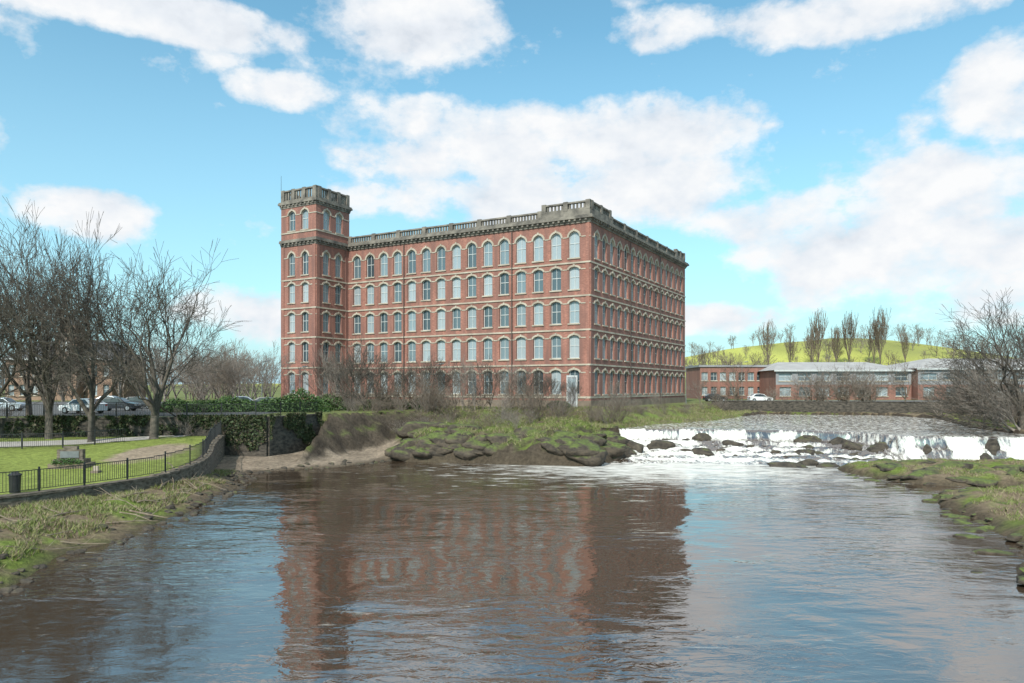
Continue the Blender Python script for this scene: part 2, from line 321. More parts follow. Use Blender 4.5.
# ---------------------------------------------------------------- mill
Cn=(9.76,92.0); Ld=Vector((-1.771,1,0)).normalized(); Rd=Vector((0.5646,1,0)).normalized()
Ln=-Rd; Rn=-Ld
Cv=Vector((Cn[0],Cn[1],0))
LL,RL=39.8,41.5
def opening(wall,trim,win,fr,u0,u1,z0,z1,w,wz0,wz1,rise,nseg=8,hood=True,wk='brick',bars=2):
    uc=(u0+u1)/2; a=uc-w/2; b=uc+w/2; zs=wz1-rise; dep=-0.32
    P=fr.p
    wall.poly([P(u0,0,z0),P(a,0,z0),P(a,0,z1),P(u0,0,z1)],wk)
    wall.poly([P(b,0,z0),P(u1,0,z0),P(u1,0,z1),P(b,0,z1)],wk)
    wall.poly([P(a,0,z0),P(b,0,z0),P(b,0,wz0),P(a,0,wz0)],wk)
    pts=[]
    for i in range(nseg+1):
        th=math.pi*(1-i/nseg); pts.append((uc+math.cos(th)*w/2, zs+math.sin(th)*rise))
    for i in range(nseg):
        (ua,za),(ub,zb)=pts[i],pts[i+1]
        wall.poly([P(ua,0,za),P(ub,0,zb),P(ub,0,z1),P(ua,0,z1)],wk)
        wall.poly([P(ua,0,za),P(ub,0,zb),P(ub,dep,zb),P(ua,dep,za)],'trim')
        f=0.86
        ca=(uc+(ua-uc)*f,zs+(za-zs)*f); cb=(uc+(ub-uc)*f,zs+(zb-zs)*f)
        win.poly([P(ua,dep+.06,za),P(ub,dep+.06,zb),P(cb[0],dep+.06,cb[1]),P(ca[0],dep+.06,ca[1])],'frame')
    wall.poly([P(a,0,wz0),P(a,0,zs),P(a,dep,zs),P(a,dep,wz0)],wk)
    wall.poly([P(b,0,wz0),P(b,0,zs),P(b,dep,zs),P(b,dep,wz0)],wk)
    wall.poly([P(a,0,wz0),P(b,0,wz0),P(b,dep,wz0),P(a,dep,wz0)],'trim')
    win.poly([P(a,dep,wz0),P(b,dep,wz0)]+[P(u,dep,z) for u,z in reversed(pts)],'glass')
    fw=0.08
    win.box(fr,a,a+fw,dep+.01,dep+.06,wz0,zs,'frame'); win.box(fr,b-fw,b,dep+.01,dep+.06,wz0,zs,'frame')
    win.box(fr,a+fw,b-fw,dep+.01,dep+.06,wz0,wz0+fw,'frame')
    win.box(fr,uc-.03,uc+.03,dep+.01,dep+.055,wz0+fw,zs+rise*.85,'frame')
    zm=wz0+(wz1-wz0)*0.55
    win.box(fr,a+fw,b-fw,dep+.012,dep+.065,zm-.04,zm+.04,'frame')
    if hood:
        t_=0.24
        for i in range(nseg):
            (ua,za),(ub,zb)=pts[i],pts[i+1]
            def out(u,z,th): return (uc+(u-uc)*(1+t_/(w/2)), zs+(z-zs)*((rise+t_)/rise))
            oa=out(ua,za,0); ob=out(ub,zb,0); n=0.07
            trim.poly([P(ua,n,za),P(ub,n,zb),P(ob[0],n,ob[1]),P(oa[0],n,oa[1])],'trim')
            trim.poly([P(oa[0],n,oa[1]),P(ob[0],n,ob[1]),P(ob[0],0,ob[1]),P(oa[0],0,oa[1])],'trim')
            trim.poly([P(ua,n,za),P(ub,n,zb),P(ub,0,zb),P(ua,0,za)],'trim')
        trim.box(fr,uc-.12,uc+.12,0,.12,wz1+.02,wz1+.34,'trim')
    trim.box(fr,a-.14,b+.14,0,.13,wz0-.17,wz0,'trim')
ROWS=[(4.0,9.6,5.7,8.8,0.35,1.45),(9.6,14.0,10.3,13.2,0.35,1.45),(14.0,18.3,14.7,17.55,0.35,1.45),(18.3,22.5,19.0,21.85,0.35,1.45),(22.5,27.3,23.0,26.35,0.75,1.5)]
def facade(fr,L,nb,rows,wall,trim,win,m0=0.9,m1=0.5,wk='brick'):
    pitch=(L-m0-m1)/nb
    for (z0,z1,a,b,rise,w) in rows:
        w=min(w,pitch*0.6)
        wall.poly([fr.p(0,0,z0),fr.p(m0,0,z0),fr.p(m0,0,z1),fr.p(0,0,z1)],wk)
        wall.poly([fr.p(L-m1,0,z0),fr.p(L,0,z0),fr.p(L,0,z1),fr.p(L-m1,0,z1)],wk)
        for i in range(nb):
            u0=m0+i*pitch; opening(wall,trim,win,fr,u0,u0+pitch,z0,z1,w,a,b,rise,wk=wk)
            zs=b-rise
            trim.box(fr,u0+(pitch+w)/2+.26,u0+pitch+(pitch-w)/2-.26 if i<nb-1 else L,0,.06,zs-.06,zs+.08,'trim')
        trim.box(fr,0,m0+(pitch-w)/2-.26,0,.06,zs-.06,zs+.08,'trim')
    return pitch
def bands(fr,L,trim,zs,p=0.10,h=0.2,corner=True,k='trim',extra=0):
    for z in zs: trim.box(fr,-p if corner else 0,L+extra*p,0,p,z,z+h,k)
def cornice(fr,L,trim,z,corner=True,extra=0,sc=1.0,k='parapet'):
    for dz0,dz1,p in ((0,.22,.14),(.22,.5,.26),(.5,.78,.58),(.78,.95,.45)):
        p*=sc; trim.box(fr,-p if corner else 0,L+extra*p,0,p,z+dz0,z+dz1,k)
    n=int(L/0.75)
    for i in range(n):
        u=(i+.5)*L/n; trim.box(fr,u-.13,u+.13,.26*sc+.002,.5*sc,z+.24,z+.498,k)
def balustrade(fr,u0,u1,z,par,hh=1.15,n0=-0.4,n1=0.0,pier=4.2,k='parapet'):
    par.box(fr,u0,u1,n0,n1,z,z+.25,k); par.box(fr,u0,u1,n0-.04,n1+.04,z+hh-.2,z+hh,k)
    L=u1-u0; npi=max(1,round(L/pier)); c=(n0+n1)/2
    for i in range(npi+1):
        u=u0+.3+(L-.6)*i/npi; par.box(fr,u-.3,u+.3,n0-.06,n1+.06,z+.02,z+hh+.1,k)
        if i<npi:
            ua=u+.3; ub=u0+.3+(L-.6)*(i+1)/npi-.3; nbal=max(2,int((ub-ua)/.42))
            for j in range(nbal):
                q=ua+(j+.5)*(ub-ua)/nbal
                par.box(fr,q-.11,q+.11,c-.1,c+.1,z+.25,z+hh-.2,k)
mill=empty('brick_mill_building',(0,0,0))
wall,trim,win,par=MB(),MB(),MB(),MB()
frL=Fr(Cv,Ld,Ln); frR=Fr(Cv,Rd,Rn)
pL=facade(frL,LL,15,ROWS,wall,trim,win); pR=facade(frR,RL,15,ROWS,wall,trim,win,0.9,0.9)
SB=[9.35,13.75,18.05,22.25]
for fr,L,c in ((frL,LL,True),(frR,RL,False)):
    bands(fr,L,trim,SB,0.12,0.2,c)
    bands(fr,L,trim,[5.2],0.1,0.25,c)
    trim.box(fr,-.18 if c else 0,L,0,.18,3.6,4.9,'plinth')
    cornice(fr,L,par,27.3,c,0 if c else 1)
zt=28.25
par.box(frL,0,6.8,-.5,.02,zt,zt+.75,'parapet'); balustrade(frL,0,6.8,zt+.75,par,1.1,-.45,-.02,3.2)
par.box(frR,.52,7.2,-.5,.02,zt,zt+.75,'parapet'); balustrade(frR,.52,7.2,zt+.75,par,1.1,-.45,-.02,3.2)
balustrade(frL,6.8,LL,zt,par,1.1,-.45,-.02,4.6)
balustrade(frR,7.2,RL-5,zt,par,1.1,-.45,-.02,4.6)
par.box(frR,RL-5,RL,-.5,.02,zt,zt+.5,'parapet'); balustrade(frR,RL-5,RL,zt+.5,par,1.1,-.45,-.02,2.2)
for i in range(1,15):
    if i in (4,11):
        u=.9+i*pL; trim.box(frL,u-.05,u+.05,.13,.22,4,27.2,'pipe')
    if i in (5,10):
        u=.9+i*pR; trim.box(frR,u-.05,u+.05,.13,.22,4,27.2,'pipe')
trim.box(frL,.05,.55,0,.09,4.9,27.3,'brick'); trim.box(frR,.05,.55,0,.09,4.9,27.3,'brick')
def wl(a,b,z0,z1,k='brick'): wall.poly([(a.x,a.y,z0),(b.x,b.y,z0),(b.x,b.y,z1),(a.x,a.y,z1)],k)
A=Cv+Ld*LL; B=Cv+Rd*RL; D=A+Rd*RL
wl(A,D,4,28.2); wl(D,B,4,28.2)
wall.poly([(p.x,p.y,28.1) for p in (Cv,A,D,B)],'roof')
trim.box(frL,1.6,3.1,.19,.3,4.0,8.1,'frame'); trim.box(frL,1.75,2.95,.3,.33,4.1,7.9,'cladding'); trim.box(frL,2.33,2.37,.33,.35,4.1,7.9,'frame'); trim.box(frL,1.85,2.85,.331,.345,6.6,7.7,'glass')
Pv=A-Rd*6.7; TW=7.0
frT=Fr(Pv,Ld,Ln); frS=Fr(Pv,Rd,Rn)
TR=[(a,b,c,d,e,1.3) for a,b,c,d,e,f in ROWS]
BEL=[(28.25,33.2,29.6,32.5,0.65,1.4)]
for fr,L in ((frT,TW),(frS,6.7)):
    facade(fr,L,2,TR,wall,trim,win,.8,.8); 
    c=fr is frT
    bands(fr,L,trim,SB,0.12,0.2,c); bands(fr,L,trim,[5.2],.1,.25,c)
    trim.box(fr,-.18 if c else 0,L,0,.18,3.6,4.9,'plinth')
    cornice(fr,L,par,27.3,c,0,.8)
    for u in (.05,L-.65): trim.box(fr,u,u+.6,0,.1,4.9,27.3,'brick')
for fr,L in ((frT,TW),(frS,TW),):
    c=fr is frT
    facade(fr,L,2,BEL,wall,trim,win,.9,.9); bands(fr,L,trim,[29.2],.1,.2,c)
    cornice(fr,L,par,33.0,c,1,.6)
T0=Pv;T1=Pv+Ld*TW;T2=T1+Rd*TW;T3=Pv+Rd*TW
wl(T1,T2,4,34); wl(T2,T3,27,34); wall.poly([(p.x,p.y,34.0) for p in (T0,T1,T2,T3)],'roof')
fb=Fr(T2,-Ld,-Ln); fl=Fr(T1,Rd,-Rn)
balustrade(frT,0,TW,33.95,par,1.7,-.45,0,2.3); balustrade(frS,.46,TW,33.95,par,1.7,-.45,0,2.3)
balustrade(fb,0,TW,33.95,par,1.7,-.45,0,2.3); balustrade(fl,.46,TW-.46,33.95,par,1.7,-.45,0,2.3)
for fr in (fb,fl): 
    for dz0,dz1,p in ((0,.22,.1),(.22,.5,.16),(.5,.78,.35)): par.box(fr,-p if fr is fb else 0,TW,0.001,p,33+dz0,33+dz1,'parapet')
par.cyl((T1.x,T1.y,35.7),(T1.x,T1.y,38.0),.03,.02,'black')
wall.obj('walls',mill); trim.obj('stone_trim',mill); win.obj('windows',mill); par.obj('cornice_and_balustrade',mill)
# ---------------------------------------------------------------- walls & fences
def polywall(name,pts,th,zf0,zf1,k,cope=None,cap=.12):
    mb=MB()
    for i in range(len(pts)-1):
        a=Vector((*pts[i],0));b=Vector((*pts[i+1],0)); L=(b-a).length; d=(b-a)/L
        ns=max(1,int(L/2.0))
        for j in range(ns):
            q=a+d*(L*j/ns); fr=Fr(q,d,Vector((-d.y,d.x,0))); l=L/ns
            zz=zf1(q.x,q.y); e=0.003*(j%2)
            mb.box(fr,0,l,-th/2-e,th/2+e,zf0,zz-cap,k); mb.box(fr,-.01*(j%2),l,-th/2-.06-e,th/2+.06+e,zz-cap+e,zz+e,cope or k)
    return mb.obj(name)
def subdiv(pts,st=1.0):
    out=[]
    for i in range(len(pts)-1):
        a=np.array(pts[i]);b=np.array(pts[i+1]);n=max(1,int(np.linalg.norm(b-a)/st))
        for j in range(n): out.append(tuple(a+(b-a)*j/n))
    out.append(tuple(pts[-1])); return out
def smoothpl(p,it=2):
    for _ in range(it):
        q=[p[0]]
        for i in range(len(p)-1):
            a=np.array(p[i]);b=np.array(p[i+1]); q+= [tuple(a*.75+b*.25),tuple(a*.25+b*.75)]
        q.append(p[-1]); p=q
    return p
def lz(x,y): return float(lzf(x,y))
FS=smoothpl(FENCE)
polywall('lawn_retaining_wall',subdiv(FS,2),.5,-.4,lambda x,y:lz(x,y)+.06,'stone2')
polywall('stone_retaining_wall',subdiv(UPW[:4],4),.5,-.2,lambda x,y:4.05,'stone')
polywall('embankment_wall',[(33,121.5),(40,120.6),(75,109.6),(130,96.6)],.6,1,lambda x,y:4.4,'stone')
def railing(name,pts,zf,h=1.1,step=.13,post=2.0):
    mb=MB(); acc=0; nxt=0
    P=subdiv(pts,.9)
    for i in range(len(P)-1):
        a=Vector((*P[i],0));b=Vector((*P[i+1],0)); L=(b-a).length
        if L<1e-4: continue
        d=(b-a)/L; fr=Fr(a,d,Vector((-d.y,d.x,0))); z=zf(a.x,a.y)
        mb.box(fr,0,L,-.02,.02,z+h-.04,z+h,'black'); mb.box(fr,0,L,-.015,.015,z+.12,z+.15,'black')
        n=int(L/step)
        for j in range(n): u=(j+.5)*L/n; mb.box(fr,u-.009,u+.009,-.009,.009,z+.15,z+h-.04,'black')
        acc+=L
        if acc>=nxt: mb.box(fr,-.035,.035,-.035,.035,z,z+h+.12,'black'); nxt=acc+post
    return mb.obj(name)
railing('iron_railing_fence',FS,lambda x,y:lz(x,y)+.07)
railing('iron_railing_fence',UPW[:4],lambda x,y:4.05,1.1)
railing('iron_railing_fence',[(-60,50),(-42,52.5),(-33,54),(-30,57)],lambda x,y:lz(x,y)+.0,1.1)
pm=MB()
PP=[(-90,50.5),(-60,51.2),(-50,52.3),(-42,53.6),(-37,54.4),(-33,55.6),(-30,57.5),(-27,60)]
for a,b_ in zip(PP[:-1],PP[1:]):
    for k in range(3):
        y0,y1=k,k+1
        pm.poly([(a[0],a[1]+y0,lz(0,a[1]+y0)+.03),(b_[0],b_[1]+y0,lz(0,b_[1]+y0)+.03),(b_[0],b_[1]+y1,lz(0,b_[1]+y1)+.03),(a[0],a[1]+y1,lz(0,a[1]+y1)+.03)],'path')
pm.obj('footpath')
# ---------------------------------------------------------------- trees
def gen_tree(seed,levels,r0=.28,trunk=.22,side=(30,55),fork=(14,34),up=.06,minr=.012,multi=1,L0=1.0,decay=.74,jit=.13,ps=.75,spread=(14,46)):
    rg=random.Random(seed); segs=[]
    def rot(d,ang):
        o=d.orthogonal().normalized(); o=Matrix.Rotation(rg.uniform(0,6.283),3,d)@o
        return (d*math.cos(ang)+o*math.sin(ang)).normalized()
    def br(p,d,L,r,lev):
        n=3 if lev>=1 else 2
        for i in range(n):
            d=(d+Vector((rg.gauss(0,jit),rg.gauss(0,jit),rg.gauss(0,jit)+up))).normalized()
            q=p+d*(L/n); r2=max(minr,r*.88); segs.append((p,q,r,r2)); p=q; r=r2
            if lev>0 and i<n-1 and rg.random()<ps: br(p,rot(d,R(rg.uniform(*side))),L*rg.uniform(.5,.8),max(minr,r*.5),lev-1)
        if lev>0:
            for _ in range(2): br(p,rot(d,R(rg.uniform(*fork))),L*decay*rg.uniform(.85,1.1),max(minr,r*.72),lev-1)
    for k in range(multi):
        p=Vector((0,0,0)) if multi==1 else Vector((rg.uniform(-.25,.25),rg.uniform(-.25,.25),0))
        d=Vector((0,0,1)) if multi==1 else Vector((rg.gauss(0,.35),rg.gauss(0,.35),1)).normalized()
        if multi==1:
            q=Vector((0.02,0,trunk)); segs.append((p,q,r0*1.15,r0)); segs.append((Vector((0,0,-.1)),Vector((0,0,.03)),r0*1.7,r0*1.15))
            nb_=rg.choice((4,5)); a0=rg.uniform(0,6.28)
            for j in range(nb_):
                an=R(rg.uniform(*spread)); aa=a0+j*6.283/nb_+rg.uniform(-.4,.4)
                br(q-Vector((0,0,trunk*.25*rg.random())),Vector((math.cos(aa)*math.sin(an),math.sin(aa)*math.sin(an),math.cos(an))),L0*rg.uniform(.85,1.1),r0*.6,levels-1)
            br(q,d,L0*1.05,r0*.7,levels-1)
        else: br(p,d,L0,r0,levels-1)
    return segs
def tree_mesh(name,segs,h,w,mat,k=4):
    P0=np.array([s[0][:] for s in segs]);P1=np.array([s[1][:] for s in segs]);R0=np.array([s[2] for s in segs]);R1=np.array([s[3] for s in segs])
    allp=P1; zt=np.percentile(allp[:,2],99.8); xr=(np.percentile(allp[:,0],98)-np.percentile(allp[:,0],2)+np.percentile(allp[:,1],98)-np.percentile(allp[:,1],2))/2
    S=np.array([w/xr,w/xr,h/zt]); P0=P0*S;P1=P1*S
    D=P1-P0; D/=np.linalg.norm(D,axis=1)[:,None]+1e-9
    ref=np.where(np.abs(D[:,2:3])>.9,np.array([[1.,0,0]]),np.array([[0,0,1.]])); A_=np.cross(D,ref); A_/=np.linalg.norm(A_,axis=1)[:,None]; B_=np.cross(D,A_)
    n=len(segs); V=np.zeros((n,2*k,3))
    for j in range(k):
        t=2*math.pi*j/k; o=A_*math.cos(t)+B_*math.sin(t); V[:,j]=P0+o*R0[:,None]; V[:,k+j]=P1+o*R1[:,None]
    base=np.arange(n)[:,None,None]*2*k
    q=np.array([[j,(j+1)%k,k+(j+1)%k,k+j] for j in range(k)])[None]
    return mesh_np('_'+name,V.reshape(-1,3),(base+q).reshape(-1,4),[mat],smooth=True)
def place(name,me,x,y,z=None,rz=0,s=1,parent=None,sz=None):
    o=bpy.data.objects.new(name,me); o.location=(x,y,gz(x,y)-.05 if z is None else z); o.rotation_euler=(0,0,rz); o.scale=(s,s,sz or s)
    return link(o,parent)
def px(p,d): return (p-512)/F*d
big=[tree_mesh('bt%d'%i,gen_tree(sd_,6,r0=.34,minr=.0135,ps=.78,trunk=.5,up=.04,fork=(14,34),spread=(18,46),decay=.78),16.0,12.0,M['bark'],3) for i,sd_ in enumerate((31,21,22))]
place('bare_tree',big[0],px(154,59),59,z=2.4,s=1.02,sz=.95,rz=.4)
place('bare_tree',big[1],px(90,57),57,z=2.3,rz=1,s=.88,sz=1.08)
place('bare_tree',big[2],px(50,59),59,z=2.4,rz=2.2,s=.95,sz=1.12)
place('bare_tree',big[0],px(28,66),66,z=4,rz=3.2,s=.88)
place('bare_tree',big[1],px(-20,58),58,z=2.3,rz=4.2,s=1.0)
med=[tree_mesh('mt%d'%i,gen_tree(40+i,5,r0=.17,minr=.016,ps=.5,trunk=.3,spread=(14,40)),10,7.5,M['twig'] if i%2 else M['bark2'],3) for i in range(4)]
farT=[tree_mesh('ft%d'%i,gen_tree(140+i,4,r0=.2,minr=.045,ps=.5,trunk=.5,spread=(14,40)),11,7,M['twig'] if i%2 else M['bark2'],3) for i in range(4)]
pop=tree_mesh('pop',gen_tree(77,4,r0=.28,minr=.05,side=(12,24),fork=(6,14),up=.22,spread=(6,16),ps=.8),22,5.5,M['twig'],3)
shr=[tree_mesh('sh%d'%i,gen_tree(60+i,3,r0=.03,minr=.011,multi=12,jit=.16,ps=.8),3.2,4.0,M['twig'] if i!=1 else M['bark2'],3) for i in range(3)]
slim=tree_mesh('slim',gen_tree(90,5,r0=.09,minr=.012,side=(18,35),fork=(10,20),up=.12,ps=.6,spread=(8,22)),8,3.6,M['bark2'],3)
slim2=tree_mesh('slim2',gen_tree(93,5,r0=.09,minr=.013,side=(22,42),fork=(12,26),up=.08,ps=.7,spread=(12,34)),8,5.2,M['bark'],3)
place('bare_tree',big[2],px(1022,69),69,z=2.5,rz=.6,s=1.12,sz=.80); place('bare_tree',med[0],px(1012,76),76,rz=.6,s=1.0)
place('bare_tree',med[1],px(985,88),88,rz=2,s=.8); place('bare_tree',big[1],px(1062,74),74,z=2.6,rz=.6,s=.9,sz=.85)
fo=place('fallen_tree',slim,px(1012,69),69,z=2.6,rz=0,s=1.2); fo.rotation_euler=(R(8),R(-68),R(8))
fo=place('fallen_tree',slim,px(1018,66),66,z=2.9,rz=0,s=1.0); fo.rotation_euler=(R(-6),R(-50),R(20))
fo=place('fallen_tree',slim2,px(1006,67),67,z=2.7,rz=0,s=1.1); fo.rotation_euler=(R(4),R(-60),R(-14))
rgr=random.Random(5)
e=empty('riverside_shrubs')
for i in range(54):
    p=rgr.uniform(325,620); d=rgr.uniform(79,88); s=rgr.uniform(.4,1.25)
    place('shrub_part',rgr.choice(shr),px(p,d),d,rz=rgr.uniform(0,6),s=s,parent=e)
for i in range(34):
    p=rgr.uniform(345,540); d=rgr.uniform(71,80); x=px(p,d)
    if x<-13 and d<75: continue
    place('shrub_part',rgr.choice(shr),x,d,rz=rgr.uniform(0,6),s=rgr.uniform(.25,.6),parent=e)
for i in range(30):
    x=rgr.uniform(-58,-23); d=57.2+(x+60)*.13+rgr.uniform(-.2,.9)
    place('shrub_part',rgr.choice(shr),x,d,rz=rgr.uniform(0,6),s=rgr.uniform(.25,.65),parent=e)
for i in range(16):
    tt_=rgr.uniform(0,1); x=14+tt_*20+rgr.uniform(-1,1); d=88+tt_*32
    place('shrub_part',rgr.choice(shr),x,d,rz=rgr.uniform(0,6),s=rgr.uniform(.25,.6),parent=e)
e=empty('riverside_shrubs')
for i in range(64):
    p=rgr.uniform(880,1060); d=rgr.uniform(66,112); x=px(p,d)
    if sdf(np.array([x]),np.array([d]),W2)[0]>0.2 and x>46: place('shrub_part',rgr.choice(shr),x,d,rz=rgr.uniform(0,6),s=rgr.uniform(.8,1.7),parent=e)
for i in range(26):
    p=rgr.uniform(690,1000); d=rgr.uniform(122,132)
    if px(p,d)<34: continue
    place('shrub_part',rgr.choice(shr),px(p,d),d,z=4,rz=rgr.uniform(0,6),s=rgr.uniform(.5,1.1),parent=e)
for i in range(12):
    p=rgr.uniform(800,880); d=rgr.uniform(120,126); place('shrub_part',rgr.choice(shr),px(p,d),d,z=4,rz=rgr.uniform(0,6),s=rgr.uniform(1.3,1.9),parent=e)
for p,s in ((846,.75),(822,.65),(905,.75),(930,.65),(960,.8),(700,.5),(862,.7),(735,.85)): place('bare_tree',med[int(p)%4],px(p,125),125,z=4,s=s,rz=p)
for p,d,s in ((364,80,1.05),(337,84,.95),(440,86,.75),(475,85,.8),(505,86,.65),(615,90,.5),(655,100,.5),(540,86,.65),(352,82,.85),(400,86,.65),(425,84,.6),(572,88,.5),(463,84,.7),(519,85,.7),(412,85,.8)):
    place('slender_birch_tree',slim if int(p)%2 else slim2,px(p,d),d,rz=p,s=s)
for p,d,s in ((380,86,.8),(455,87,.75),(490,87,.8),(525,87,.7),(325,88,.9),(348,90,.8),(552,86,.6),(430,87,.85)):
    place('slender_birch_tree',slim2,px(p,d),d,rz=p,s=s)
e=empty('distant_treeline')
for i in range(60):
    d=rgr.uniform(115,190); p=rgr.uniform(-60,283); place('tree_part',rgr.choice(med),px(p,d),d,z=4,rz=rgr.uniform(0,6),s=rgr.uniform(.8,1.25),parent=e)
for i in range(14):
    d=rgr.uniform(98,112); p=rgr.uniform(190,283); place('tree_part',rgr.choice(med),px(p,d),d,z=4,rz=rgr.uniform(0,6),s=rgr.uniform(.6,.95),parent=e)
e=empty('distant_treeline')
for i in range(90):
    p=688+i*3.8+rgr.uniform(-6,6); d=rgr.uniform(400,560); place('tree_part',rgr.choice(farT),px(p,d),d,rz=rgr.uniform(0,6),s=rgr.uniform(.6,1.3),parent=e)
for i in range(44):
    p=rgr.uniform(690,1050); d=rgr.uniform(200,350); place('tree_part',rgr.choice(farT),px(p,d),d,rz=rgr.uniform(0,6),s=rgr.uniform(.8,1.25),parent=e)
for p,s in ((768,1.35),(818,1.55),(849,1.45),(880,1.55),(874,1.25),(836,1.1),(790,.95),(905,.9),(702,.8),(812,1.1)):
    place('poplar_tree',pop,px(p,420),420,rz=p,s=s)
# ---------------------------------------------------------------- evergreen bushes
def leafblob(seed,n,rx,ry,rz,size):
    r=np.random.RandomState(seed); d=r.normal(size=(n,3)); d/=np.linalg.norm(d,axis=1)[:,None]; d[:,2]=np.abs(d[:,2])
    lump=.62+.7*fbm(d[:,0]*2.3+d[:,2]*2+9,d[:,1]*2.3+seed,seed,3); rad=(r.rand(n)**.33)*lump
    c=d*rad[:,None]*np.array([rx,ry,rz])
    a=r.normal(size=(n,3));a/=np.linalg.norm(a,axis=1)[:,None]; b=np.cross(a,r.normal(size=(n,3)));b/=np.linalg.norm(b,axis=1)[:,None]
    s=(size*r.uniform(.6,1.3,n))[:,None]
    V=np.stack([c-a*s,c-b*s*.5,c+a*s,c+b*s*.5],1).reshape(-1,3)
    return V,np.arange(n*4).reshape(-1,4)
for i,(p,d,rx,h) in enumerate(((298,77,3.2,2.3),(275,78,2.2,1.6),(330,82,2.5,1.7),(200,76,2.6,1.4),(225,77,2.6,1.6),(178,76,2.2,1.3),(243,80,2.3,1.3),(420,88,2.2,1.3),(380,88,2.2,1.5),(560,90,1.6,1.0))):
    V,Qd=leafblob(i,4000,rx,1.5,h,.13); o=mesh_np('evergreen_bush',V,Qd,[M['leaf']]); o.location=(px(p,d),d,3.95)
r=np.random.RandomState(12); n=26000; u=r.rand(n); ends=np.array(UPW[1:4],float)
tt=u*2; i0=np.minimum(tt.astype(int),1); f=(tt-i0)[:,None]; base=ends[i0]*(1-f)+ends[i0+1]*f; dirs=ends[i0+1]-ends[i0]; dirs/=np.linalg.norm(dirs,axis=1)[:,None]
out=np.stack([dirs[:,1],-dirs[:,0]],1); drop=r.rand(n)**1.6*3.0
keep=(fbm(base[:,0]*.5+base[:,1]*.3,drop*.5,91,3)>.46+.05*drop)
cpos=np.concatenate([base+out*(.32+.12*r.rand(n))[:,None],(4.2-drop)[:,None]],1)[keep]; n=len(cpos)
a_=r.normal(size=(n,3))*.08; b_=r.normal(size=(n,3))*.05
V=np.stack([cpos-a_,cpos-b_,cpos+a_,cpos+b_],1).reshape(-1,3); mesh_np('ivy_plant',V,np.arange(n*4).reshape(-1,4),[M['ivy']])
# ---------------------------------------------------------------- grass
def grass(name,pts,seed,lo=.12,hi=.38):
    r=np.random.RandomState(seed); n=len(pts); hgt=r.uniform(lo,hi,n); th=r.uniform(0,6.28,n); w=r.uniform(.012,.03,n)
    dx=np.cos(th)*w;dy=np.sin(th)*w; lx=r.normal(0,.7,n)*hgt;ly=r.normal(0,.7,n)*hgt
    V=np.zeros((n,3,3)); V[:,0]=pts+np.stack([dx,dy,0*dx-.03],1); V[:,1]=pts-np.stack([dx,dy,0*dx+.03],1); V[:,2]=pts+np.stack([lx,ly,hgt],1)
    return mesh_np(name,V.reshape(-1,3),np.arange(n*3).reshape(-1,3),[M['grassb']])
r=np.random.RandomState(2)
def scatter(n,x0,x1,y0,y1,fn,th=.47):
    x=r.uniform(x0,x1,n);y=r.uniform(y0,y1,n); z,a,b_,c_,d_,e_=height(x,y); k=fn(x,y,z,a,b_,c_,d_)&(fbm(x*.7,y*.7,44,3)>th)
    return np.stack([x,y,z],1)[k]
p1=scatter(170000,-32,-15,20,56,lambda x,y,z,a,b,c,d:(a>.9)&(c>.35)&(z>.1),.49)
grass('bank_grass',p1,1,.06,.28)
p2=scatter(80000,-9,14,61,92,lambda x,y,z,a,b,c,d:(a>1.0)&(b>.4)&(z>1.4),.50)
grass('bank_grass',p2,3,.1,.4)
p3=scatter(100000,16,50,20,62,lambda x,y,z,a,b,c,d:(a>.7)&(z>.25),.52)
grass('bank_grass',p3,4,.06,.22)
p4=scatter(60000,11,40,80,122,lambda x,y,z,a,b,c,d:(b>.3)&(d>0.1)&(z>2.1))
grass('bank_grass',p4,5,.1,.45)
# ---------------------------------------------------------------- rocks
def rockmesh(seed,sub=4):
    import bmesh
    bm=bmesh.new(); bmesh.ops.create_icosphere(bm,subdivisions=sub,radius=1)
    V=np.array([v.co[:] for v in bm.verts]); rr=np.random.RandomState(seed)
    for _ in range(12):
        d=rr.normal(size=3); d[2]*=.7; d/=np.linalg.norm(d); c=rr.uniform(.5,.82); k=V@d; V=V-np.maximum(k-c,0)[:,None]*d[None]
    n=fbm(V[:,0]*2.6+V[:,2]*2.1+seed*3,V[:,1]*2.6-V[:,2]*1.9+5,seed,4); V=V*(.8+.4*n)[:,None]
    Fc=np.array([[v.index for v in f.verts] for f in bm.faces]); bm.free(); return V,Fc
RV=[rockmesh(i,3) for i in range(6)]
def rocks(name,lst,seed=0,mat='rock'):
    rg=random.Random(seed); Vs=[];Fs=[];o=0
    for (x,y,z,sx,sy,sz) in lst:
        V,Fc=RV[rg.randrange(6)]; a=rg.uniform(-.5,.5) if sx!=sy else rg.uniform(0,6); c,s=math.cos(a),math.sin(a)
        W=V*np.array([sx,sy,sz]); W=np.stack([W[:,0]*c-W[:,1]*s+x,W[:,0]*s+W[:,1]*c+y,W[:,2]+z],1); Vs.append(W);Fs.append(Fc+o);o+=len(V)
    return mesh_np(name,np.concatenate(Vs),np.concatenate(Fs),[M[mat]])
